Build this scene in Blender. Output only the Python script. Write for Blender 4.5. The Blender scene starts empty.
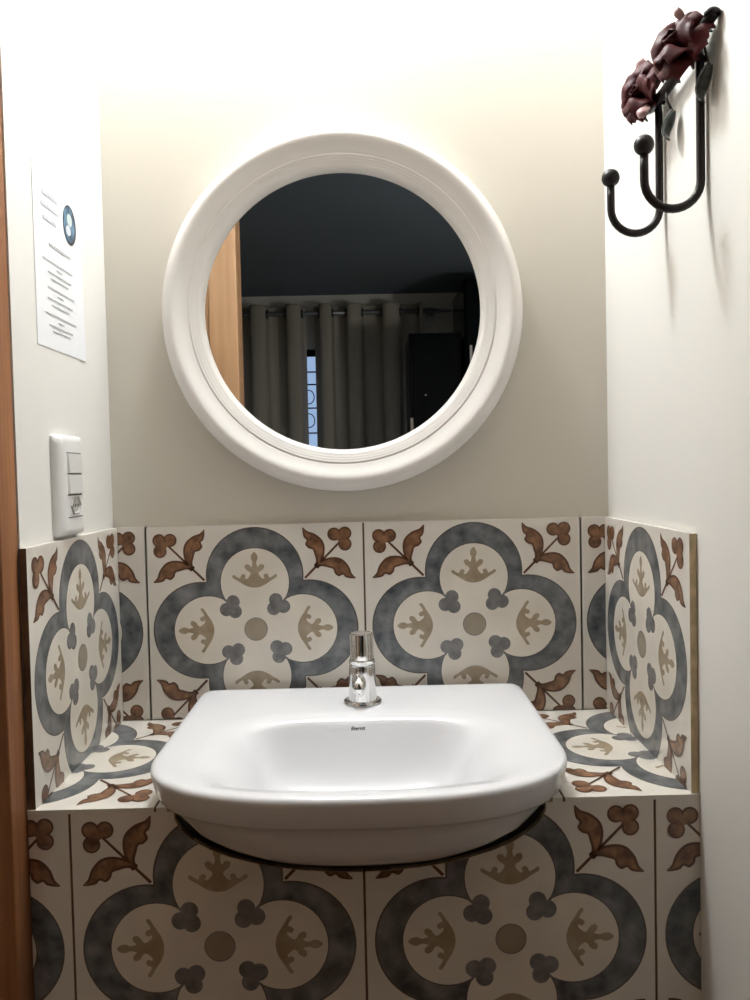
import bpy, bmesh, math, random
from math import sin, cos, pi
from mathutils import Vector, Matrix
from mathutils.geometry import tessellate_polygon
random.seed(7)
sc = bpy.context.scene
COL = sc.collection
H = 0.80                      # counter height above the floor; builders below work from the counter top (z = 0)

# ------------------------------------------------------------------ camera, exposure, light
F, YAW, PIT, ROL = 822.62, 0.006187, -0.036365, -0.022307
cam_d = bpy.data.cameras.new('camera'); cam = bpy.data.objects.new('camera', cam_d); COL.objects.link(cam)
fwd = Vector((sin(YAW)*cos(PIT), cos(YAW)*cos(PIT), sin(PIT)))
rgt = Vector((cos(YAW), -sin(YAW), 0)); up = rgt.cross(fwd)
r2 = rgt*cos(ROL) + up*sin(ROL); u2 = up*cos(ROL) - rgt*sin(ROL)
M = Matrix((r2, u2, -fwd)).transposed().to_4x4(); M.translation = Vector((0.010223, -1.141527, 0.341971+H))
cam.matrix_world = M
cam_d.sensor_fit = 'VERTICAL'; cam_d.sensor_height = 36.0; cam_d.lens = F/1000*36.0
cam_d.clip_start = 0.01
sc.camera = cam
sc.view_settings.view_transform = 'Standard'; sc.view_settings.look = 'None'
sc.view_settings.exposure = 0.0; sc.view_settings.gamma = 1.0; sc.view_settings.use_curve_mapping = False
w = bpy.data.worlds.new('world'); sc.world = w; w.use_nodes = True
w.node_tree.nodes['Background'].inputs[0].default_value = (.35, .45, .6, 1)
w.node_tree.nodes['Background'].inputs[1].default_value = 0.05

def lamp(name, loc, power, radius, color):
    d = bpy.data.lights.new(name, 'POINT'); d.energy = power; d.shadow_soft_size = radius; d.color = color
    o = bpy.data.objects.new(name, d); COL.objects.link(o); o.location = loc; return o
d = bpy.data.lights.new('ceiling_lamp', 'POINT'); d.energy = 26.8; d.shadow_soft_size = .055; d.color = (.89, .945, 1.0)
o = bpy.data.objects.new('ceiling_lamp', d); COL.objects.link(o); o.location = (-.08, -.09, 1.33+H)
lamp('bedroom_fill', (1.75, -1.7, .55+H), 42.0, 0.10, (1.0, .93, .85))  # added unseen fill to brighten the mirrored bedroom

# ------------------------------------------------------------------ materials
def new_mat(name):
    m = bpy.data.materials.new(name); m.use_nodes = True
    nt = m.node_tree; return m, nt, nt.nodes['Principled BSDF']
def mat(name, c, rough=.5, metal=0., spec=.5, var=0., scale=20., bump=0., bscale=200., c2=None, coat=0., coatr=.05, detail=3., stretch=None):
    m, nt, b = new_mat(name)
    b.inputs['Base Color'].default_value = (*c, 1); b.inputs['Roughness'].default_value = rough
    b.inputs['Metallic'].default_value = metal; b.inputs['Specular IOR Level'].default_value = spec
    b.inputs['Coat Weight'].default_value = coat; b.inputs['Coat Roughness'].default_value = .18
    if var or c2 or bump:
        tc = nt.nodes.new('ShaderNodeTexCoord'); src = tc.outputs['Object']
        if stretch:
            mp = nt.nodes.new('ShaderNodeMapping'); mp.inputs['Scale'].default_value = stretch
            nt.links.new(src, mp.inputs[0]); src = mp.outputs[0]
    if var or c2:
        n = nt.nodes.new('ShaderNodeTexNoise'); n.inputs['Scale'].default_value = scale; n.inputs['Detail'].default_value = detail
        nt.links.new(src, n.inputs['Vector'])
        r = nt.nodes.new('ShaderNodeValToRGB')
        ca = tuple(x*(1-var) for x in c); cb = c2 or tuple(min(1, x*(1+var)) for x in c)
        r.color_ramp.elements[0].color = (*ca, 1); r.color_ramp.elements[1].color = (*cb, 1)
        r.color_ramp.elements[0].position = .32; r.color_ramp.elements[1].position = .68
        nt.links.new(n.outputs['Fac'], r.inputs[0]); nt.links.new(r.outputs[0], b.inputs['Base Color'])
    if bump:
        n2 = nt.nodes.new('ShaderNodeTexNoise'); n2.inputs['Scale'].default_value = bscale; n2.inputs['Detail'].default_value = 2
        nt.links.new(src, n2.inputs['Vector'])
        bp = nt.nodes.new('ShaderNodeBump'); bp.inputs['Strength'].default_value = bump; bp.inputs['Distance'].default_value = .002
        nt.links.new(n2.outputs['Fac'], bp.inputs['Height']); nt.links.new(bp.outputs[0], b.inputs['Normal'])
    return m
def emit(name, c, s):
    m, nt, b = new_mat(name); b.inputs['Base Color'].default_value = (*c, 1)
    b.inputs['Emission Color'].default_value = (*c, 1); b.inputs['Emission Strength'].default_value = s; return m

MT = dict(
    wall_back=mat('cream_plaster', (.66, .615, .53), .6, var=.02, scale=3, bump=.05, bscale=60),
    wall=mat('pale_cream_plaster', (.81, .785, .74), .6, var=.015, scale=3, bump=.05, bscale=60),
    dark_wall=mat('grey_bedroom_plaster', (.55, .54, .50), .8, var=.03, scale=3),
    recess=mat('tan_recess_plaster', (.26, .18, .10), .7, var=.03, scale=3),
    ceil=mat('slate_blue_dim_ceiling', (.14, .185, .235), .8, var=.03, scale=2),  # dim light on a white ceiling, put into the base colour
    floor=mat('brown_floor_tile', (.17, .075, .028), .4, var=.1, scale=6),
    glaze=mat('cream_tile_glaze', (.80, .755, .68), .34, var=.05, scale=14, bump=.08, bscale=90, spec=.6, coat=.5),
    lobe=mat('cream_tile_glaze_inside', (.79, .735, .645), .34, var=.06, scale=16, bump=.08, bscale=90, spec=.6, coat=.5),
    ring=mat('slate_blue_brushwork', (.035, .048, .056), .34, c2=(.235, .242, .25), scale=42, detail=6, spec=.6, coat=.5),
    ringline=mat('dark_brush_outline', (.10, .085, .075), .34, spec=.6, coat=.5),
    rust=mat('rust_brown_brushwork', (.095, .042, .020), .34, c2=(.36, .18, .09), scale=75, detail=5, spec=.6, coat=.5),
    rustdark=mat('dark_rust_outline', (.11, .042, .018), .34, spec=.6, coat=.5),
    slate=mat('dark_slate_brushwork', (.13, .125, .13), .34, c2=(.25, .245, .24), scale=80, spec=.6, coat=.5),
    taupe=mat('taupe_brushwork', (.33, .25, .155), .34, c2=(.43, .35, .24), scale=60, spec=.6, coat=.5),
    dot=mat('grey_taupe_brushwork', (.32, .265, .19), .34, c2=(.37, .31, .23), scale=30, spec=.6, coat=.5),
    clay=mat('tan_tile_body', (.62, .50, .31), .8, var=.2, scale=60, bump=.3),
    grout=mat('brown_grout', (.13, .075, .04), .9, var=.3, scale=40),
    masonry=mat('rough_brown_mortar', (.17, .11, .065), .95, var=.4, scale=50, bump=.6, bscale=120),
    porcelain=mat('white_porcelain', (.82, .82, .84), .24, coat=.3),
    chrome=mat('polished_chrome', (.80, .80, .80), .07, metal=1.0),
    chrome_dark=mat('dark_gap', (.02, .02, .02), .4),
    frame=mat('white_satin_paint', (.82, .785, .745), .42, var=.02, scale=12),
    mirror=mat('silvered_glass', (.86, .88, .88), 0.0, metal=1.0),
    iron=mat('black_wrought_iron', (.012, .008, .008), .38, spec=.3, var=.3, scale=60, bump=.1),
    maroon=mat('maroon_enamel_petal', (.045, .006, .008), .5, c2=(.075, .011, .012), scale=40, spec=.18),
    pink=mat('petal_highlight_pink', (.42, .24, .24), .3, c2=(.55, .40, .39), scale=60),  # highlight on the rose petals, put into the colour
    gunmetal=mat('gunmetal_leaf', (.10, .115, .11), .22, metal=.7, c2=(.26, .28, .27), scale=90),
    paper=mat('white_paper', (.86, .86, .875), .7),
    ink=mat('grey_print', (.52, .52, .53), .7), inkblue=mat('bluegrey_print', (.62, .64, .69), .7),
    emblem=mat('blue_printed_globe', (.025, .06, .11), .6, c2=(.16, .30, .42), scale=70),
    emblemdark=mat('dark_printed_rim', (.03, .035, .035), .6), emblempale=mat('pale_printed_cloud', (.55, .62, .60), .6),
    plastic=mat('white_switch_plastic', (.83, .82, .80), .3), plastic2=mat('grey_white_rocker_plastic', (.70, .69, .665), .35),
    socket=mat('grey_socket_plastic', (.50, .48, .45), .45),
    wood=mat('reddish_brown_timber', (.25, .095, .035), .5, c2=(.40, .18, .075), scale=5, detail=8, stretch=(14, 14, .7), bump=.1, bscale=60),
    wood2=mat('light_tan_timber', (.36, .19, .085), .45, c2=(.47, .27, .14), scale=4, detail=8, stretch=(12, 12, .6)),
    curtain=mat('grey_curtain_cloth', (.30, .29, .255), .9, var=.06, scale=300, bump=.2, bscale=600),
    rod=mat('grey_steel_rod', (.22, .24, .26), .35, metal=.6), eyelet=mat('dark_metal_eyelet', (.05, .055, .06), .35, metal=.8),
    black=mat('glossy_black_lacquer', (.003, .004, .005), .15, spec=.10, var=.2, scale=10),
    pane=emit('blue_evening_window', (.36, .50, .76), .9),
    brand=mat('dark_grey_print', (.06, .055, .05), .5),
)

# ------------------------------------------------------------------ helpers
def link(name, me, mats, parent=None, smooth=False):
    o = bpy.data.objects.new(name, me); COL.objects.link(o)
    for m in (mats if isinstance(mats, (list, tuple)) else [mats]): me.materials.append(m)
    if smooth:
        for p in me.polygons: p.use_smooth = True
    if parent is not None: o.parent = parent
    else: o.location.z = H
    return o
def obj(name, bm, mats, parent=None, smooth=False, fix=True):
    if fix: bmesh.ops.recalc_face_normals(bm, faces=bm.faces)
    me = bpy.data.meshes.new(name); bm.to_mesh(me); bm.free()
    return link(name, me, mats, parent, smooth)
def tag(o, label, cat, group=None):
    o['label'] = label; o['category'] = cat
    if group: o['group'] = group
    return o
def thing(name, label, cat, loc, group=None):
    o = bpy.data.objects.new(name, None); COL.objects.link(o); o.location = (loc[0], loc[1], loc[2]+H)
    o.empty_display_size = .05
    return tag(o, label, cat, group)
def struct(o): o['kind'] = 'structure'; return o
def box(bm, a, b, bevel=0, seg=2, mi=0):
    g = bmesh.ops.create_cube(bm, size=1)
    vs = g['verts']
    for v in vs: v.co = Vector([(a[i]+b[i])/2 + v.co[i]*(b[i]-a[i]) for i in range(3)])
    fs = list({f for v in vs for f in v.link_faces})
    for f in fs: f.material_index = mi
    if bevel:
        es = list({e for v in vs for e in v.link_edges})
        bmesh.ops.bevel(bm, geom=es, offset=bevel, segments=seg, profile=.5, affect='EDGES')
def boxes(name, lst, m, parent=None, bevel=0, smooth=False):
    bm = bmesh.new()
    for a, b in lst: box(bm, a, b, bevel)
    return obj(name, bm, m, parent, smooth)
def loft(bm, rings, close=True, cap0=False, cap1=False, mi=0):
    R = [[bm.verts.new(p) for p in r] for r in rings]
    n = len(R[0])
    for i in range(len(R)-1):
        for j in range(n if close else n-1):
            f = bm.faces.new((R[i][j], R[i][(j+1) % n], R[i+1][(j+1) % n], R[i+1][j])); f.material_index = mi
    if cap0: bm.faces.new(R[0]).material_index = mi
    if cap1: bm.faces.new(R[-1]).material_index = mi
    return R
def lathe(bm, prof, c=(0, 0, 0), axis='Z', n=48, cap0=False, cap1=False, mi=0):
    rings = []
    for r, h in prof:
        ring = []
        for k in range(n):
            a = 2*pi*k/n
            p = (r*cos(a), r*sin(a), h) if axis == 'Z' else (r*cos(a), -h, r*sin(a))
            ring.append((p[0]+c[0], p[1]+c[1], p[2]+c[2]))
        rings.append(ring)
    return loft(bm, rings, True, cap0, cap1, mi)
def tube(bm, pts, rad, n=12, cap=True, mi=0):
    pts = [Vector(p) for p in pts]
    if not isinstance(rad, (list, tuple)): rad = [rad]*len(pts)
    rings = []; prev = None
    for i, p in enumerate(pts):
        t = (pts[min(i+1, len(pts)-1)] - pts[max(i-1, 0)]).normalized()
        if prev is None:
            a = Vector((0, 1, 0)) if abs(t.y) < .9 else Vector((1, 0, 0))
            nrm = (a - t*a.dot(t)).normalized()
        else: nrm = (prev - t*prev.dot(t)).normalized()
        prev = nrm; bn = t.cross(nrm)
        rings.append([p + (nrm*cos(2*pi*k/n) + bn*sin(2*pi*k/n))*rad[i] for k in range(n)])
    loft(bm, rings, True, cap, cap, mi)
def ball(bm, c, r, mi=0):
    g = bmesh.ops.create_uvsphere(bm, u_segments=24, v_segments=16, radius=r)
    for v in g['verts']: v.co += Vector(c)
    for f in {f for v in g['verts'] for f in v.link_faces}: f.material_index = mi

# ------------------------------------------------------------------ setting: alcove shell
XL, XR = -0.3412, 0.3362          # tile faces of the side panels
WL, WR, WB = XL-.008, XR+.008, .008
CZ = 1.6                          # ceilings
FL = -H
def st(name, lst, m): return struct(boxes(name, lst, m))
st('wall_back', [((WL-.2, WB, FL), (WR+.12, WB+.1, CZ))], MT['wall_back'])
st('wall_left', [((WL-.10, -.299, FL), (WL, WB, CZ))], MT['wall'])
st('wall_right', [((WR, -.50, FL), (WR+.12, WB, CZ))], MT['wall'])
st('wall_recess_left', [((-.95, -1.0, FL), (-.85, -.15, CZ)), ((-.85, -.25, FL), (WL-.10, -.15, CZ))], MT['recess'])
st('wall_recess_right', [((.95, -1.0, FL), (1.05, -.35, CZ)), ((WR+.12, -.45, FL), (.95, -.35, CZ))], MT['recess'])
DW = -.332                        # bedroom door opening, left edge
st('wall_front', [((-2.4, -1.06, FL), (-.52, -1.0, CZ)), ((.42, -1.06, FL), (2.4, -1.0, CZ)), ((-.52, -1.06, 1.36), (.42, -1.0, CZ))], MT['dark_wall'])
st('floor', [((-2.5, -4.9, FL-.05), (2.5, .1, FL))], MT['floor'])
st('ceiling', [((-2.5, -4.9, CZ), (2.5, .1, CZ+.05))], MT['ceil'])
st('ceiling_alcove', [((-.95, -1.0, 1.56), (1.05, WB, CZ))], MT['wall'])
st('wall_bedroom_left', [((-2.5, -4.8, FL), (-2.4, -1.0, CZ))], MT['dark_wall'])
st('wall_bedroom_right', [((2.4, -4.8, FL), (2.5, -1.0, CZ))], MT['dark_wall'])
st('wall_bedroom_window', [((-2.5, -4.9, FL), (-.75, -4.8, CZ)), ((.15, -4.9, FL), (2.5, -4.8, CZ)),
                           ((-.75, -4.9, 1.22), (.15, -4.8, CZ)), ((-.75, -4.9, FL), (.15, -4.8, .2))], MT['dark_wall'])
# timber post closing the left wall
o = boxes('trim_1', [((WL-.10, -.338, FL), (WL-.0015, -.2995, CZ))], MT['wood'], bevel=.0015); struct(o)
# bedroom door frame (seen in the mirror)
dr = struct(boxes('door_1', [((-.392, -1.065, FL), (-.318, -.985, 1.30)), ((.352, -1.065, FL), (.42, -.985, 1.30)), ((-.52, -1.065, 1.30), (.42, -.985, 1.36))], MT['wood2'], bevel=.003))
boxes('architrave', [((-.52, -1.065, FL), (-.394, -.992, 1.30))], MT['wood2'], dr, bevel=.002)
# window with grille behind the curtains
wn = struct(boxes('window_1', [((-.75, -4.87, .2), (-.70, -4.83, 1.22)), ((.10, -4.87, .2), (.15, -4.83, 1.22)), ((-.70, -4.87, 1.17), (.10, -4.83, 1.22)), ((-.70, -4.87, .2), (.10, -4.83, .25))], MT['black']))
boxes('pane', [((-.70, -4.856, .25), (.10, -4.850, 1.17))], MT['pane'], wn)
bm = bmesh.new()
for x in (-.6, -.48, -.352, -.22, -.1, .02): box(bm, (x-.006, -4.846, .25), (x+.006, -4.836, 1.17))
for z in (.42, .62, .80, .97, 1.06): box(bm, (-.70, -4.845, z-.005), (.10, -4.837, z+.005))
for z in (.71, .88):
    for x in (-.54, -.416, -.286, -.16, -.04):
        ring = [(x+.04*cos(a*pi/8), -4.841, z+.05*sin(a*pi/8)) for a in range(17)]
        tube(bm, ring, .004, 6)
obj('grille', bm, MT['black'], wn)

# ------------------------------------------------------------------ painted tiles
GLZ, LOBE, RING, RLINE, RUST, RDARK, SLATE, TAUPE, DOT, CLAY, GROUT = range(11)
TILE_MATS = [MT[k] for k in ('glaze', 'lobe', 'ring', 'ringline', 'rust', 'rustdark', 'slate', 'taupe', 'dot', 'clay', 'grout')]
def circ(x, y, r, n=22): return [(x+r*cos(2*pi*k/n), y+r*sin(2*pi*k/n)) for k in range(n)]
def quatre(c, r, n=28):
    a = (c + math.sqrt(2*r*r-c*c))/2; out = []
    a0 = math.atan2(a-c, a); span = pi - 2*a0
    for q in range(4):
        ro = q*pi/2
        for k in range(n):
            t = a0 + span*k/(n-1); x, y = r*cos(t), c+r*sin(t)
            out.append((x*cos(ro)-y*sin(ro), x*sin(ro)+y*cos(ro)))
    return out
def smooth_poly(pts, n=4):
    out = []; m = len(pts)
    for i in range(m):
        p0, p1, p2, p3 = (Vector(pts[(i+k-1) % m]) for k in range(4))
        for j in range(n):
            t = j/n
            out.append(tuple(.5*((2*p1)+(p2-p0)*t+(2*p0-5*p1+4*p2-p3)*t*t+(3*p1-p0-3*p2+p3)*t**3)))
    return out
def shrink(pts, d):
    m = len(pts); A = sum(pts[i][0]*pts[(i+1) % m][1]-pts[(i+1) % m][0]*pts[i][1] for i in range(m))
    s = 1 if A > 0 else -1; out = []
    for i in range(m):
        a, b = Vector(pts[i-1]), Vector(pts[(i+1) % m]); t = (b-a)
        if t.length < 1e-9: out.append(pts[i]); continue
        t.normalize(); out.append((pts[i][0]-t.y*d*s, pts[i][1]+t.x*d*s))
    return out
def tile_art():
    L = []                                  # (level, material, polygon) in tile units -1..1
    def add(l, m, p): L.append((l, m, p))
    q = quatre(.495, .45); add(1, RLINE, q); add(2, RING, shrink(q, .012))
    q2 = quatre(.435, .322); add(3, RLINE, q2); add(4, LOBE, shrink(q2, .008))
    add(5, SLATE, circ(0, 0, .108, 36)); add(6, DOT, circ(0, 0, .100, 36))
    c0 = lambda x, y: ((x-374)/352, (372-y)/352)
    leaf = smooth_poly([c0(*p) for p in ((166, 178), (150, 146), (145, 112), (153, 86), (176, 66), (200, 57), (215, 44), (215, 64), (211, 78), (203, 86), (208, 100), (197, 113), (184, 117), (179, 132), (174, 152), (176, 172))], 3)
    for qd in range(4):
        for mir in (0, 1):
            # leaf drawn in the top-left corner; its twin is mirrored on the corner diagonal
            def T(p):
                x, y = p
                if mir: x, y = -y, -x
                a = -qd*pi/2; return (x*cos(a)-y*sin(a), x*sin(a)+y*cos(a))
            P = [T(p) for p in leaf]; add(1+5, RDARK, P); add(2+5, RUST, shrink(P, .018))
            if mir: continue
            d = Vector((1, -1)).normalized(); nn = Vector((1, 1)).normalized()*.011
            a, b = Vector((-.80, .80)), Vector((-.462, .462))
            add(6, RDARK, [T(tuple(v)) for v in (a-nn*.8, b-nn, b+nn, a+nn*.8)])
            for x, y in ((-.868, .838), (-.768, .838), (-.862, .738)):
                add(7, RDARK, [T(p) for p in circ(x, y, .061)]); add(8, RUST, [T(p) for p in circ(x, y, .048)])
            add(9, RUST, [T(p) for p in circ(-.82, .80, .034)])
            # inner clover, stalk toward the notch
            add(5, SLATE, [T(p) for p in ((-.29, .275), (-.20, .20), (-.275, .29))][::1])
            for i, (x, y) in enumerate(((-.205, .258), (-.268, .188), (-.188, .168))):
                add(6+i, SLATE, [T(p) for p in circ(x, y, .062)])
            add(9, SLATE, [T(p) for p in circ(-.222, .205, .04)])
        # fleuron in each lobe
        a = -qd*pi/2; Rr = lambda p: (p[0]*cos(a)-p[1]*sin(a), p[0]*sin(a)+p[1]*cos(a))
        half = [(0, .385), (.05, .392), (.10, .415), (.15, .448), (.20, .478), (.205, .50), (.188, .505), (.165, .488), (.135, .474), (.128, .492), (.112, .512), (.09, .508), (.082, .488), (.092, .472), (.072, .468),
                (.05, .49), (.036, .515), (.05, .535), (.075, .55), (.09, .58), (.078, .60), (.05, .598), (.030, .575), (.020, .60), (.018, .625)]
        P = half + [(.030, .65), (.026, .685), (0, .715), (-.026, .685), (-.030, .65)] + [(-x, y) for x, y in reversed(half[1:])]
        add(6, TAUPE, [Rr(p) for p in smooth_poly(P, 2)])
    tris = []
    for l, m, p in L:
        v = [Vector((x, y, 0)) for x, y in p]
        for t in tessellate_polygon([v]):
            tri = [p[i] for i in t]
            A = (tri[1][0]-tri[0][0])*(tri[2][1]-tri[0][1])-(tri[2][0]-tri[0][0])*(tri[1][1]-tri[0][1])
            if abs(A) < 1e-9: continue
            tris.append((l, m, tri if A > 0 else tri[::-1]))
    return tris
ART = tile_art()
def clip(poly, a, b, keep_left=True):
    ax, ay = a; dx, dy = b[0]-ax, b[1]-ay; s = 1 if keep_left else -1; out = []
    d = [s*(dx*(p[1]-ay)-dy*(p[0]-ax)) for p in poly]; n = len(poly)
    for i in range(n):
        j = (i+1) % n
        if d[i] >= 0: out.append(poly[i])
        if (d[i] > 0 > d[j]) or (d[i] < 0 < d[j]):
            t = d[i]/(d[i]-d[j]); out.append((poly[i][0]+(poly[j][0]-poly[i][0])*t, poly[i][1]+(poly[j][1]-poly[i][1])*t))
    return out if len(out) > 2 else []
def subtract(poly, cvx):
    out = []; rem = poly; n = len(cvx)
    xs = [p[0] for p in poly]; ys = [p[1] for p in poly]; cx = [p[0] for p in cvx]; cy = [p[1] for p in cvx]
    if max(xs) < min(cx) or min(xs) > max(cx) or max(ys) < min(cy) or min(ys) > max(cy): return [poly]
    for i in range(n):
        a, b = cvx[i], cvx[(i+1) % n]
        o = clip(rem, a, b, False)
        if o: out.append(o)
        rem = clip(rem, a, b, True)
        if not rem: break
    if rem and len(out) == 0: return []
    return out
def panel(name, rect, tiles, pitch, mtx, cut=None, thick=.0075, gap=.0026, parent=None, side=CLAY):
    """rect a0,a1,b0,b1 in panel coordinates; tiles = centres; mtx maps (a, b, height) to the scene"""
    a0, a1, b0, b1 = rect; bm = bmesh.new()
    R = [((a0, b0), (a1, b0)), ((a1, b0), (a1, b1)), ((a1, b1), (a0, b1)), ((a0, b1), (a0, b0))]
    def rc(p):
        for a, b in R:
            p = clip(p, a, b)
            if not p: return []
        return p
    def face(p, h, m): 
        try: bm.faces.new([bm.verts.new(mtx @ Vector((x, y, h))) for x, y in p]).material_index = m
        except ValueError: pass
    def slab(p, h0, h1, m, ms):
        face(p, h1, m)
        for i in range(len(p)):
            q, r = p[i], p[(i+1) % len(p)]
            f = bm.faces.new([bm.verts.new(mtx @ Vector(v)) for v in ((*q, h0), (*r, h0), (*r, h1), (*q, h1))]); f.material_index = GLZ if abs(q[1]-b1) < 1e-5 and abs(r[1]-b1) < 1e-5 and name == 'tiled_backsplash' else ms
    pieces = lambda p: ([p] if p and not cut else (subtract(p, cut) if p else []))
    e = .0012
    for p in pieces([(a0+e, b0+e), (a1-e, b0+e), (a1-e, b1-e), (a0+e, b1-e)]): slab(p, -thick, -.0010, GROUT, GROUT)
    hs = pitch/2; s = hs-gap/2
    for ta, tb in tiles:
        base = rc([(ta-s, tb-s), (ta+s, tb-s), (ta+s, tb+s), (ta-s, tb+s)])
        for p in pieces(base): slab(p, -thick, 0, GLZ, side)
        for l, m, tri in ART:
            p = rc([(ta+x*s, tb+y*s) for x, y in tri])
            for c in pieces(p): face(c, l*.00006, m)
    me = bpy.data.meshes.new(name); bm.to_mesh(me); bm.free()
    return link(name, me, TILE_MATS, parent)

mx = lambda o, a, b, n: Matrix(((a[0], b[0], n[0], o[0]), (a[1], b[1], n[1], o[1]), (a[2], b[2], n[2], o[2]), (0, 0, 0, 1)))
HT = .270; P = .305; FY = -.305
# back: a = x, b = z, out = -y
tag(panel('tiled_backsplash', (XL, XR, 0, HT), [(-.4525, .124), (-.1525, .124), (.1525, .124), (.4525, .124)], .305-.0, mx((0, 0, 0), (1, 0, 0), (0, 0, 1), (0, -1, 0))),
    'patterned tile strip on back wall between round mirror and white sink', 'backsplash')
# left: looking along -x; a = -y... left panel faces +x
tag(panel('tiled_backsplash', (-.3034, 0, 0, HT), [(-.1525, .1235)], .305, mx((XL, 0, 0), (0, 1, 0), (0, 0, 1), (1, 0, 0)), side=GROUT),  # edge faces take the dark grout colour to stand in for shade
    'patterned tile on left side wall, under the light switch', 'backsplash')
tag(panel('tiled_backsplash', (0, .3034, 0, HT), [(.1525, .1235)], .305, mx((XR, 0, 0), (0, -1, 0), (0, 0, 1), (-1, 0, 0))),
    'patterned tile on right side wall, below the black coat hooks', 'backsplash')

# ------------------------------------------------------------------ sink outline
SX, SY = -.007, -.27
def ray_super(t, a, bb, bf, nb, nf, yc):
    """radius along angle t from (SX, yc) for a shape with half width a, depth bb behind and bf in front"""
    c, s = abs(cos(t)), sin(t); b, n = (bb, nb) if s > 0 else (bf, nf); s = abs(s)
    return 1/((c/a)**n + (s/b)**n)**(1/n)
NS = 144
def outline(inset, z, N=NS):
    out = []
    for k in range(N):
        t = 2*pi*k/N
        r = ray_super(t, .2175-inset*(1.2 if z < .012 else 1), .252-inset*.6, .137-inset*(.7 if inset > .03 else 1), 44, 2.5, SY)
        out.append((SX+r*cos(t), SY+r*sin(t), z))
    return out
def bowl(a, yb, yf, z, n=4, N=NS, nb=None):
    out = []; 
    for k in range(N):
        t = 2*pi*k/N
        yc = (yb+yf)/2; r = ray_super(t, a, (yb-yf)/2, (yb-yf)/2, nb or n, n, yc)
        out.append((SX+r*cos(t), yc+r*sin(t), z))
    return out
hole = [(x, y) for x, y, z in outline(.0125, 0, 144)]
# ------------------------------------------------------------------ counter
ct = thing('tiled_vanity_counter', 'patterned tile counter built between the side walls under the white sink', 'counter', (0, 0, 0))
def put(o): o.location = (0, 0, 0); return o
TX = -.4065
o = panel('counter_top', (WL, WR, FY-.0012, 0), [(-.3705, -.1545), (-.0655, -.1545), (.051, -.1545), (.356, -.1545)], .305, mx((0, 0, 0), (1, 0, 0), (0, 1, 0), (0, 0, 1)), cut=hole, parent=ct, thick=.0045, side=GLZ)
cutf = [( .194*cos(a), -.073*abs(sin(a))**.9) for a in [pi + pi*k/20 for k in range(21)]]
cutf = [(SX+x, z+.004 if k in (0, 20) else z) for k, (x, z) in enumerate(cutf)]
cutf = [(SX-.194, .02)] + cutf[1:-1] + [(SX+.194, .02)]
tl = [(x, z) for x in (-.4575, -.1555, .1465, .4485) for z in (-.1476, -.4496, -.7516)]
panel('front_panel', (WL, WR, FL, -.0046), tl, .302, mx((0, FY, 0), (1, 0, 0), (0, 0, 1), (0, -1, 0)), cut=cutf, parent=ct)
bm = bmesh.new()
box(bm, (WL, FY+.008, FL), (WR, FY+.03, -.082)); box(bm, (WL, FY+.008, -.082), (SX-.199, FY+.03, -.008)); box(bm, (SX+.199, FY+.008, -.082), (WR, FY+.03, -.008))
obj('mortar_backing', bm, MT['masonry'], ct)

# ------------------------------------------------------------------ sink
bm = bmesh.new()
rings = [outline(.165, -.056), outline(.12, -.053), outline(.095, -.048), outline(.070, -.040), outline(.050, -.029), outline(.034, -.017), outline(.022, -.003), outline(.016, .007), outline(.0135, .0105), outline(.009, .0125),
         outline(.006, .016), outline(.0028, .026), outline(.0005, .036), outline(0, .0392), outline(.0007, .0420), outline(.0028, .0442), outline(.006, .0451), outline(.012, .0453), outline(.020, .0450),
         bowl(0.174, -0.126, -0.385, 0.0444, 3.4), bowl(0.168, -0.139, -0.383, 0.0434, 3.4), bowl(0.16, -0.149, -0.38, 0.0416, 3.5), bowl(0.151, -0.1545, -0.377, 0.0388, 3.7), bowl(0.142, -0.157, -0.374, 0.0345, 4), bowl(0.133, -0.159, -0.369, 0.028, 4.4), bowl(0.125, -0.162, -0.362, 0.018, 4.8), bowl(0.118, -0.166, -0.353, 0.005, 5), bowl(0.111, -0.17, -0.343, -0.01, 5), bowl(0.104, -0.176, -0.33, -0.023, 4.6), bowl(0.095, -0.184, -0.318, -0.033, 4), bowl(0.08, -0.197, -0.302, -0.039, 3.2), bowl(0.05, -0.22, -0.28, -0.043, 2.2), bowl(0.02, -0.233, -0.267, -0.044, 2)]
loft(bm, rings, True, True, True)
sk = obj('wash_basin', bm, MT['porcelain'], None, True)
sk.location = (0, 0, H)
tag(sk, 'white porcelain wash basin set into the tiled counter', 'sink')
bm = bmesh.new(); lathe(bm, [(.019, -.0436), (.0195, -.042), (.016, -.0414), (.006, -.043)], (SX, -.25, 0), cap1=True); obj('drain', bm, MT['chrome'], sk, True)
def text_mesh(name, s, size, loc, rot, m, parent, shear=0., bold=.0):
    cu = bpy.data.curves.new(name, 'FONT'); cu.body = s; cu.size = size; cu.shear = shear; cu.offset = bold; cu.extrude = .0002
    cu.align_x = 'CENTER'; cu.align_y = 'CENTER'
    t = bpy.data.objects.new('tmp', cu); COL.objects.link(t); dg = bpy.context.evaluated_depsgraph_get()
    me = bpy.data.meshes.new_from_object(t.evaluated_get(dg)); bpy.data.objects.remove(t)
    me.name = name; me.transform(Matrix.Translation(loc) @ Matrix.Rotation(rot, 4, 'X'))
    return link(name, me, m, parent)
text_mesh('brand_mark', 'Eternit', .0062, Vector((SX-.0035, -.1583, .0305)), math.radians(80), MT['brand'], sk, .2, .00012)

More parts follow.
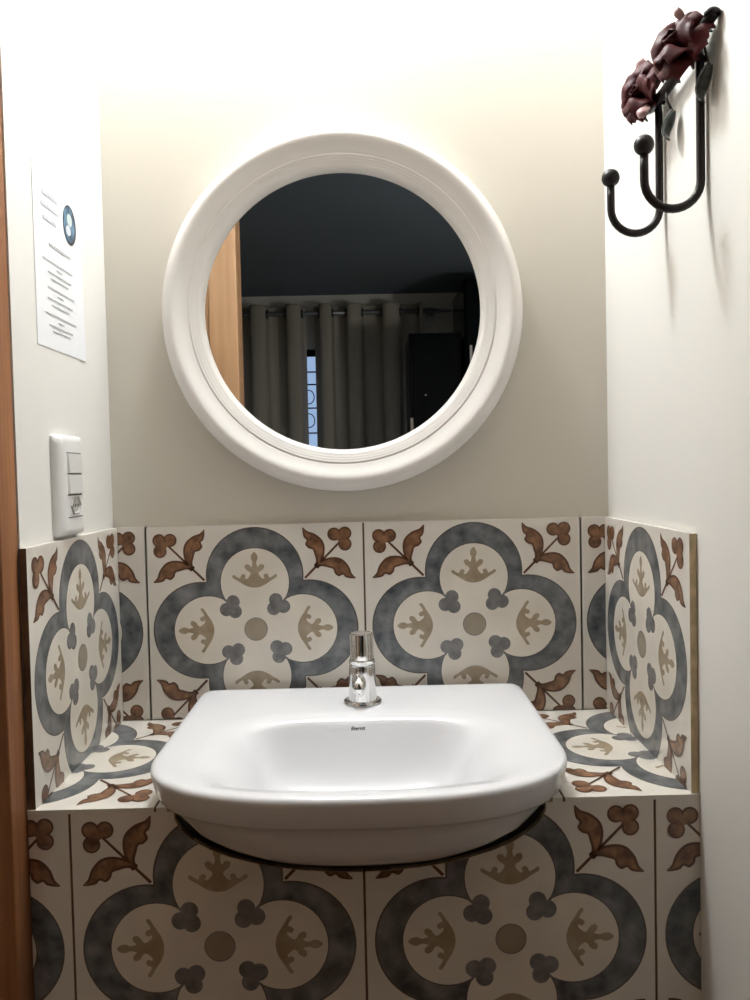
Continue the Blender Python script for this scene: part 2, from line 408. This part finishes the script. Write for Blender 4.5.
# ------------------------------------------------------------------ tap
fx, fy, fz = -.0047, -.095, .0452
fc = thing('push_tap', 'short chrome push tap on the back rim of the white basin', 'tap', (fx, fy, fz))
def part(name, fn, m, parent, smooth=True):
    bm = bmesh.new(); fn(bm); o = obj(name, bm, m, parent, smooth); return o
def edge_split(o, ang=35):
    md = o.modifiers.new('split', 'EDGE_SPLIT'); md.split_angle = math.radians(ang); return o
edge_split(part('base_flange', lambda b: lathe(b, [(.004, 0), (.0240, 0), (.0247, .0012), (.0240, .0030), (.0205, .0040), (.0188, .0036), (.0178, .0024)], n=64, cap0=True, cap1=True), MT['chrome'], fc))
edge_split(part('body', lambda b: lathe(b, [(.0186, .0030), (.0178, .012), (.0172, .028), (.0168, .043), (.0164, .0475), (.0150, .0485)], n=64, cap0=True, cap1=True), MT['chrome'], fc))
edge_split(part('collar', lambda b: lathe(b, [(.0142, .0485), (.0142, .0505), (.0166, .0508), (.0168, .0535), (.0160, .0545), (.0140, .0548)], n=64, cap0=True, cap1=True), MT['chrome'], fc))
edge_split(part('push_knob', lambda b: lathe(b, [(.0138, .0548), (.0148, .0560), (.0150, .086), (.0145, .0885), (.0132, .0892), (.0120, .0884), (.004, .0880)], n=64, cap0=True, cap1=True), MT['chrome'], fc))
def spout(b):
    pr = [(.0088, -.010), (.0088, -.019), (.0086, -.026), (.0078, -.031), (.0060, -.034), (.0035, -.0355)]
    rings = []
    for r, y in pr:
        rings.append([(-.004+r*cos(2*pi*k/32), y, .032+(-.010-y)*.35*-1+1.25*r*sin(2*pi*k/32)) for k in range(32)])
    loft(b, rings, True, True, True)
part('spout', spout, MT['chrome'], fc)

# ------------------------------------------------------------------ round mirror
mr = thing('round_mirror', 'round mirror in a wide white moulded frame on the back wall', 'mirror', (-.0212, WB, .5605))
prof = [(.236, .0005), (.2405, .002), (.2425, .008), (.2425, .016), (.2405, .025), (.2365, .033), (.2315, .0375), (.2275, .0385), (.2235, .0375), (.219, .0345), (.2145, .0315), (.2100, .0290), (.2075, .0280),
        (.2070, .0275), (.2060, .0281), (.2045, .0283), (.2035, .0270), (.2025, .0268), (.2010, .0267), (.2000, .0256), (.1990, .0254), (.1975, .0250), (.1965, .0240), (.1950, .0238), (.1925, .0225), (.1905, .0195), (.1890, .0150), (.1880, .0100), (.1880, .004)]
part('frame', lambda b: lathe(b, [(r*(1.006+.010*max(0, (r-.19)/.05)), h) for r, h in prof], axis='Y', n=128), MT['frame'], mr)
part('mirror_glass', lambda b: lathe(b, [(.1898, .004), (.1898, .0095)], axis='Y', n=128, cap0=True, cap1=True), MT['mirror'], mr, False)

# ------------------------------------------------------------------ flower coat hooks on the right wall
hk = thing('coat_hook_rack', 'black iron coat hook rack with maroon roses on right wall', 'coat hook', (WR, -.28, .73))
def W(x, y, z): return (x-WR, y+.28, z-.73)
def bez(pts, n=8):
    out = []; m = len(pts)
    for i in range(m-1):
        p0, p1, p2, p3 = (Vector(pts[max(0, min(m-1, i+k-1))]) for k in range(4))
        for j in range(n):
            t = j/n; out.append(.5*((2*p1)+(p2-p0)*t+(2*p0-5*p1+4*p2-p3)*t*t+(3*p1-p0-3*p2+p3)*t**3))
    out.append(Vector(pts[-1])); return out
part('backing_bar', lambda b: tube(b, bez([W(WR-.006, -.368, .758), W(WR-.010, -.352, .750), W(WR-.011, -.31, .742), W(WR-.011, -.26, .737), W(WR-.012, -.21, .738), W(WR-.010, -.196, .748)]), .0058), MT['iron'], hk)
part('mounting_tab', lambda b: lathe(b, [(.003, 0), (.0075, .0005), (.0075, .004), (.005, .0065), (.002, .007)], W(WR-.0070, -.366, .755), n=20, cap0=True, cap1=True), MT['iron'], hk)
for yy, zt, zb, xt in ((-.335, .745, .6165, .0275), (-.222, .745, .6245, .0270)):
    pts = [W(WR-.0075, yy, zt)] + [W(WR-.0060, yy, zb+(zt-zb)*k/6) for k in range(5, -1, -1)]
    cx = WR-.0060-xt
    for k in range(1, 17):
        a = -pi*k/16; pts.append(W(cx+xt*cos(a), yy, zb+xt*1.0*sin(a)))
    pts += [W(cx-xt, yy, zb+.012), W(cx-xt, yy, zb+.026)]
    h = part('hook', lambda b: tube(b, pts, .0042, 14), MT['iron'], hk)
    part('ball_tip', lambda b: ball(b, W(cx-xt, yy, zb+.034), .0098), MT['iron'], h)
def petal(b, L, Wd, cup, tip, mtx, nu=12, nv=14, rnd=0.):
    g = []
    for j in range(nv+1):
        v = j/nv; row = []
        wv = Wd*(sin(pi*min(1, v*.82+.10))**.75)
        for i in range(nu+1):
            u = i/nu*2-1
            x = u*wv; z = L*v; y = cup*(u*u)*wv*1.1 - cup*.9*L*sin(pi*v*.6) + tip*L*max(0, v-.6)**2*4 + rnd*.0016*sin(5*u+7*v)
            row.append(b.verts.new(mtx @ Vector((x, y, z))))
        g.append(row)
    for j in range(nv):
        for i in range(nu): b.faces.new((g[j][i], g[j][i+1], g[j+1][i+1], g[j+1][i]))
def rose(name, c, axis, size, seed):
    rr = random.Random(seed); bm = bmesh.new()
    ax = Vector(axis).normalized(); base = ax.to_track_quat('Z', 'Y').to_matrix().to_4x4()
    T = Matrix.Translation(c) @ base
    for ring_, n, tilt, L, Wd, off in ((0, 4, 64, 1.0, .74, .0), (1, 3, 34, .95, .72, .5), (2, 2, 10, .80, .55, .2)):
        for k in range(n):
            a = 2*pi*(k+off+rr.uniform(-.12, .12))/n
            m = T @ Matrix.Rotation(a, 4, 'Z') @ Matrix.Translation((0, size*.10, 0)) @ Matrix.Rotation(-math.radians(tilt+rr.uniform(-9, 9)), 4, 'X')
            petal(bm, size*L*rr.uniform(.9, 1.08), size*Wd, .42, .55*(1 if ring_ < 2 else -.2), m, rnd=1)
    o = obj(name, bm, MT['maroon'], hk, True, fix=False)
    s = o.modifiers.new('thick', 'SOLIDIFY'); s.thickness = .0009; s.offset = 0
    bm = bmesh.new()
    for k in range(5):
        a = 2*pi*k/5+.3
        m = T @ Matrix.Rotation(a, 4, 'Z') @ Matrix.Translation((0, size*.06, -size*.1)) @ Matrix.Rotation(-math.radians(78), 4, 'X')
        petal(bm, size*.75, size*.16, .3, .9, m)
    bmesh.ops.create_uvsphere(bm, u_segments=12, v_segments=8, radius=size*.2, matrix=T)
    q = obj('calyx', bm, MT['iron'], o, True, fix=False); s = q.modifiers.new('thick', 'SOLIDIFY'); s.thickness = .0009
    return o
rose('rose', W(.326, -.335, .738), (-.85, -.45, .30), .032, 3)
rose('rose', W(.328, -.222, .747), (-.9, -.35, .10), .030, 11)
for k_, (c, ax, sz) in enumerate(((W(.318, -.345, .764), (-.45, .1, 1), .013), (W(.322, -.222, .772), (-.1, .2, 1), .018), (W(.318, -.240, .730), (-.35, -.1, -1), .017))):
    bm = bmesh.new(); petal(bm, sz, sz*.42, .4, .4, Matrix.Translation(c) @ Vector(ax).normalized().to_track_quat('Z', 'Y').to_matrix().to_4x4() @ Matrix.Rotation(.5+k_, 4, 'Z'))
    q = obj('highlight_petal', bm, MT['pink'], hk, True, fix=False); q['label'] = 'small petal coloured pale pink for the light it catches'; q.modifiers.new('thick', 'SOLIDIFY').thickness = .0008  # extra pale petals stand in for petals catching the lamp
def leaf(c, L, yaw, tilt):
    bm = bmesh.new(); m = Matrix.Translation(c) @ Matrix.Rotation(yaw, 4, 'Z') @ Matrix.Rotation(tilt, 4, 'X') @ Matrix.Rotation(pi, 4, 'X')
    petal(bm, L, L*.34, .35, .3, m)
    o = obj('leaf', bm, MT['gunmetal'], hk, True, fix=False); s = o.modifiers.new('thick', 'SOLIDIFY'); s.thickness = .0009
    return o
for c, L, yaw, tilt, st_ in (((.337, -.358, .716), .034, .75, .10, ((.336, -.350, .745), (.334, -.357, .730), (.337, -.358, .715))), ((.336, -.268, .712), .030, .75, .10, ((.334, -.262, .738), (.331, -.266, .724), (.336, -.268, .711)))):
    lf = leaf(W(*c), L, yaw, tilt)
    part('leaf_stalk', lambda b: tube(b, bez([W(*p) for p in st_], 5), .0013, 8), MT['iron'], lf)

# ------------------------------------------------------------------ notice on the left wall
bm = bmesh.new()
def wp(y, z, h): return Vector((WL+h, y, z))
def quad(y0, y1, z0, z1, h, mi):
    f = bm.faces.new([bm.verts.new(wp(*p, h)) for p in ((y0, z0), (y1, z0), (y1, z1), (y0, z1))]); f.material_index = mi
y0, y1, z0, z1 = -.2345, -.0840, .4885, .6915
rows = []
for k in range(9):
    z = z0+(z1-z0)*k/8
    rows.append([Vector((WL+.0006+(.0012 if j == 6 else 0)*(1-k/8)**2, y0+(y1-y0)*j/6, z)) for j in range(7)])
rv = [[bm.verts.new(p) for p in r] for r in rows]
for a in range(8):
    for b_ in range(6): bm.faces.new((rv[a][b_], rv[a][b_+1], rv[a+1][b_+1], rv[a+1][b_]))
HH = .0012
rr = random.Random(5)
def line(ya, yb, z, hgt, mi, h=HH):
    y = ya
    while y < yb-.001:
        wd = rr.uniform(.004, .012)*hgt/.003; e = min(y+wd, yb); 
        quad(y, e, z-hgt/2*rr.uniform(.7, 1), z+hgt/2*rr.uniform(.7, 1), h, mi); y = e+.0013*hgt/.003
for ya, yb, z in ((-.2084, -.1621, .6627), (-.2127, -.1601, .6492), (-.2082, -.1679, .6346)): line(ya, yb, z, .0050, 2)
for ya, yb, z in ((-.1925, -.127, .6075),): line(ya, yb, z, .0032, 1)
for ya, yb, z in ((-.2124, -.1203, .588), (-.1986, -.1266, .5755), (-.19, -.136, .5688), (-.2003, -.1176, .5578), (-.2015, -.1239, .5454), (-.19, -.136, .5387), (-.2092, -.1134, .5275), (-.2001, -.1268, .515), (-.1895, -.1345, .5094)): line(ya, yb, z, .0020, 1)
for yc, z in ((-.163, .5818), (-.163, .5515), (-.163, .5212)): line(yc-.009, yc+.009, z, .0020, 1)
def disc(yc, zc, a, b, h, mi, n=28):
    bm.faces.new([bm.verts.new(wp(yc+a*cos(2*pi*k/n), zc+b*sin(2*pi*k/n), h)) for k in range(n)]).material_index = mi
disc(-.1250, .6480, .0215, .0237, HH, 4); disc(-.1275, .6480, .0185, .0212, HH+.0002, 3); disc(-.1265, .6535, .0085, .0075, HH+.0004, 5); disc(-.131, .640, .008, .006, HH+.0004, 2)
pp = obj('paper_notice', bm, [MT['paper'], MT['ink'], MT['inkblue'], MT['emblem'], MT['emblemdark'], MT['emblempale']], None, False, fix=False)
pp.modifiers.new('thick', 'SOLIDIFY').thickness = .0002
tag(pp, 'white printed paper notice with round blue emblem taped on left wall', 'notice')

# ------------------------------------------------------------------ light switch
sw = thing('light_switch', 'white wall plate with two rockers and a socket on left wall', 'light switch', (WL, -.172, .332))
bm = bmesh.new()
PW, PH = .0385, .0585
def plate_ring(ix, iz, h): 
    out = []
    for k in range(96):
        t = 2*pi*k/96; r = 1/((abs(cos(t))/(PW-ix))**36+(abs(sin(t))/(PH-iz))**36)**(1/36); out.append((h, r*cos(t), r*sin(t)))
    return out
loft(bm, [plate_ring(0, 0, 0.0002), plate_ring(0, 0, .004), plate_ring(.004, .001, .0095), plate_ring(.010, .003, .0122), plate_ring(.0135, .008, .0128)], True, True, True)
edge_split(obj('cover_plate', bm, MT['plastic'], sw, True), 50)
for zc in (.0255, .0015):
    bm = bmesh.new(); v = [(.0129, -.0215, zc-.0115), (.0129, .0215, zc-.0115), (.0129, .0215, zc+.0115), (.0129, -.0215, zc+.0115)]
    t = [(.0152, -.0195, zc-.0108), (.0158, .0205, zc-.0108), (.0150, .0205, zc+.0108), (.0144, -.0195, zc+.0108)]
    loft(bm, [v, t], True, True, True); obj('rocker', bm, MT['plastic2'], sw)
boxes('rocker_gap', [((.0127, -.0225, -.0118), (.01305, .0225, -.0103)), ((.0127, -.0225, .0131), (.01305, .0225, .0141)), ((.0127, -.0225, .0372), (.01305, .0225, .0382)), ((.0127, .0217, -.0118), (.01305, .0225, .0382)), ((.0127, -.0225, -.0375), (.01305, .0225, -.0364))], MT['chrome_dark'], sw)
bm = bmesh.new(); hexr = lambda r, h, kx=1: [(h, kx*r*1.25*cos(pi*k/3), -.0235+r*sin(pi*k/3)*.92) for k in range(6)]
loft(bm, [hexr(.0125, .0126), hexr(.0125, .0150), hexr(.0112, .0150), hexr(.0104, .0132)], True, False, True)
so = obj('socket', bm, MT['socket'], sw)
bm = bmesh.new()
for yy in (-.0075, 0, .0075):
    bm.faces.new([bm.verts.new((.01335, yy+.0021*cos(2*pi*k/14), -.0235+.0021*sin(2*pi*k/14))) for k in range(14)])
obj('pin_hole', bm, MT['chrome_dark'], so)

# ------------------------------------------------------------------ bedroom seen in the mirror
RY, RZ = -4.66, 1.445
rd = thing('curtain_rod', 'grey steel curtain rod reflected in the round mirror', 'curtain rod', (0, RY, RZ))
part('pole', lambda b: tube(b, [(-1.5, 0, 0), (.52, 0, 0)], .016, 16), MT['rod'], rd)
part('finial', lambda b: tube(b, [(.52, 0, 0), (.535, 0, 0), (.58, 0, 0), (.62, 0, 0)], [.016, .011, .009, .006], 16), MT['rod'], rd)
for x in (-1.485, .47): boxes('bracket', [((x-.012, -.14, -.012), (x+.012, -.016, .012)), ((x-.03, -.14, -.05), (x+.03, -.134, .05))], MT['rod'], rd)
def curtain(fronts, x0, x1, label, zbot=-.70):
    ks = [x0]+fronts+[x1]
    t = thing('eyelet_curtain', label, 'curtain', ((x0+x1)/2, RY, RZ+.06), 'grey eyelet curtains')
    cx = (x0+x1)/2
    def phase(x):
        for i in range(len(fronts)-1):
            if x <= fronts[i+1] or i == len(fronts)-2: return i+(x-fronts[i])/(fronts[i+1]-fronts[i])
    n = 260; rings = []
    zs = [.0]+[-.02-.007*k for k in range(12)]+[-.12-.2*k for k in range(11)]
    top = RZ+.06
    for z in zs:
        row = []
        for k in range(n+1):
            x = x0+(x1-x0)*k/n; ph = phase(x); c = cos(2*pi*ph)
            s = (abs(c)**.7)*(1 if c > 0 else -1); spread = 1+.10*max(0, -z-.1)
            row.append((x-cx+.018*sin(4*pi*ph)*.6, .055*s*spread+.006*sin(3*x+2*z), z))
        rings.append(row)
    bm = bmesh.new(); loft(bm, rings, False)
    dl = [f for f in bm.faces if math.hypot(f.calc_center_median().y, f.calc_center_median().z+.06) < .0235]
    bmesh.ops.delete(bm, geom=dl, context='FACES')
    o = obj('cloth', bm, MT['curtain'], t, True, fix=False); m = o.modifiers.new('thick', 'SOLIDIFY'); m.thickness = .003
    xs = []
    for i in range(len(fronts)-1):
        for fr in (.25, .75): xs.append(fronts[i]+(fronts[i+1]-fronts[i])*fr)
    for x in [q for q in xs if x0 < q < x1]:
        bm = bmesh.new(); R = .028
        tube(bm, [(x-cx+.0*a, R*cos(2*pi*a/20), -.06+R*sin(2*pi*a/20)) for a in range(21)], .006, 8, False)
        obj('eyelet', bm, MT['eyelet'], t, True)
curtain([-1.50, -1.24, -.99, -.742, -.49, -.27], -1.45, -.402, 'grey eyelet curtain reflected in mirror, left of the bright window gap')
curtain([-.46, -.27, -.08, .185, .44], -.358, .415, 'grey eyelet curtain reflected in mirror, right of the bright window gap')
cb = thing('black_cabinet', 'low glossy black cabinet reflected at lower right of the mirror', 'cabinet', (.47, -4.25, FL))
def Cc(a, b): return ((a[0]-.47, a[1]+4.25, a[2]-FL), (b[0]-.47, b[1]+4.25, b[2]-FL))
boxes('carcass', [Cc((.275, -4.5, FL), (.60, -4.0, 1.185))], MT['black'], cb, bevel=.006)
boxes('door', [Cc((.295, -4.002, .62), (.58, -3.985, 1.165)), Cc((.295, -4.002, -.3), (.58, -3.985, .54))], MT['black'], cb, bevel=.004)
boxes('glint_strip', [Cc((.273, -4.004, .40), (.291, -3.984, .66))], MT['chrome'], cb)  # added chrome strip standing in for a highlight on the lacquer
part('knob', lambda b: ball(b, Cc((.37, -3.975, .80), (0, 0, 0))[0], .010), MT['chrome'], cb)
wd = thing('black_wardrobe', 'tall black wardrobe with bright glint bar reflected at right edge of mirror', 'wardrobe', (.9, -4.25, FL))
def Wc(a, b): return ((a[0]-.9, a[1]+4.25, a[2]-FL), (b[0]-.9, b[1]+4.25, b[2]-FL))
boxes('carcass', [Wc((.615, -4.6, FL), (1.3, -3.95, 1.50))], MT['black'], wd, bevel=.006)
boxes('door', [Wc((.625, -3.952, FL+.08), (.955, -3.93, 1.48)), Wc((.965, -3.952, FL+.08), (1.29, -3.93, 1.48))], MT['black'], wd, bevel=.004)
boxes('glint_bar', [Wc((.640, -3.925, .93), (.655, -3.905, 1.09)), Wc((.640, -3.932, .95), (.655, -3.92, .965)), Wc((.640, -3.932, 1.06), (.655, -3.92, 1.075))], MT['chrome'], wd)  # added chrome bar that makes the bright glint on the wardrobe
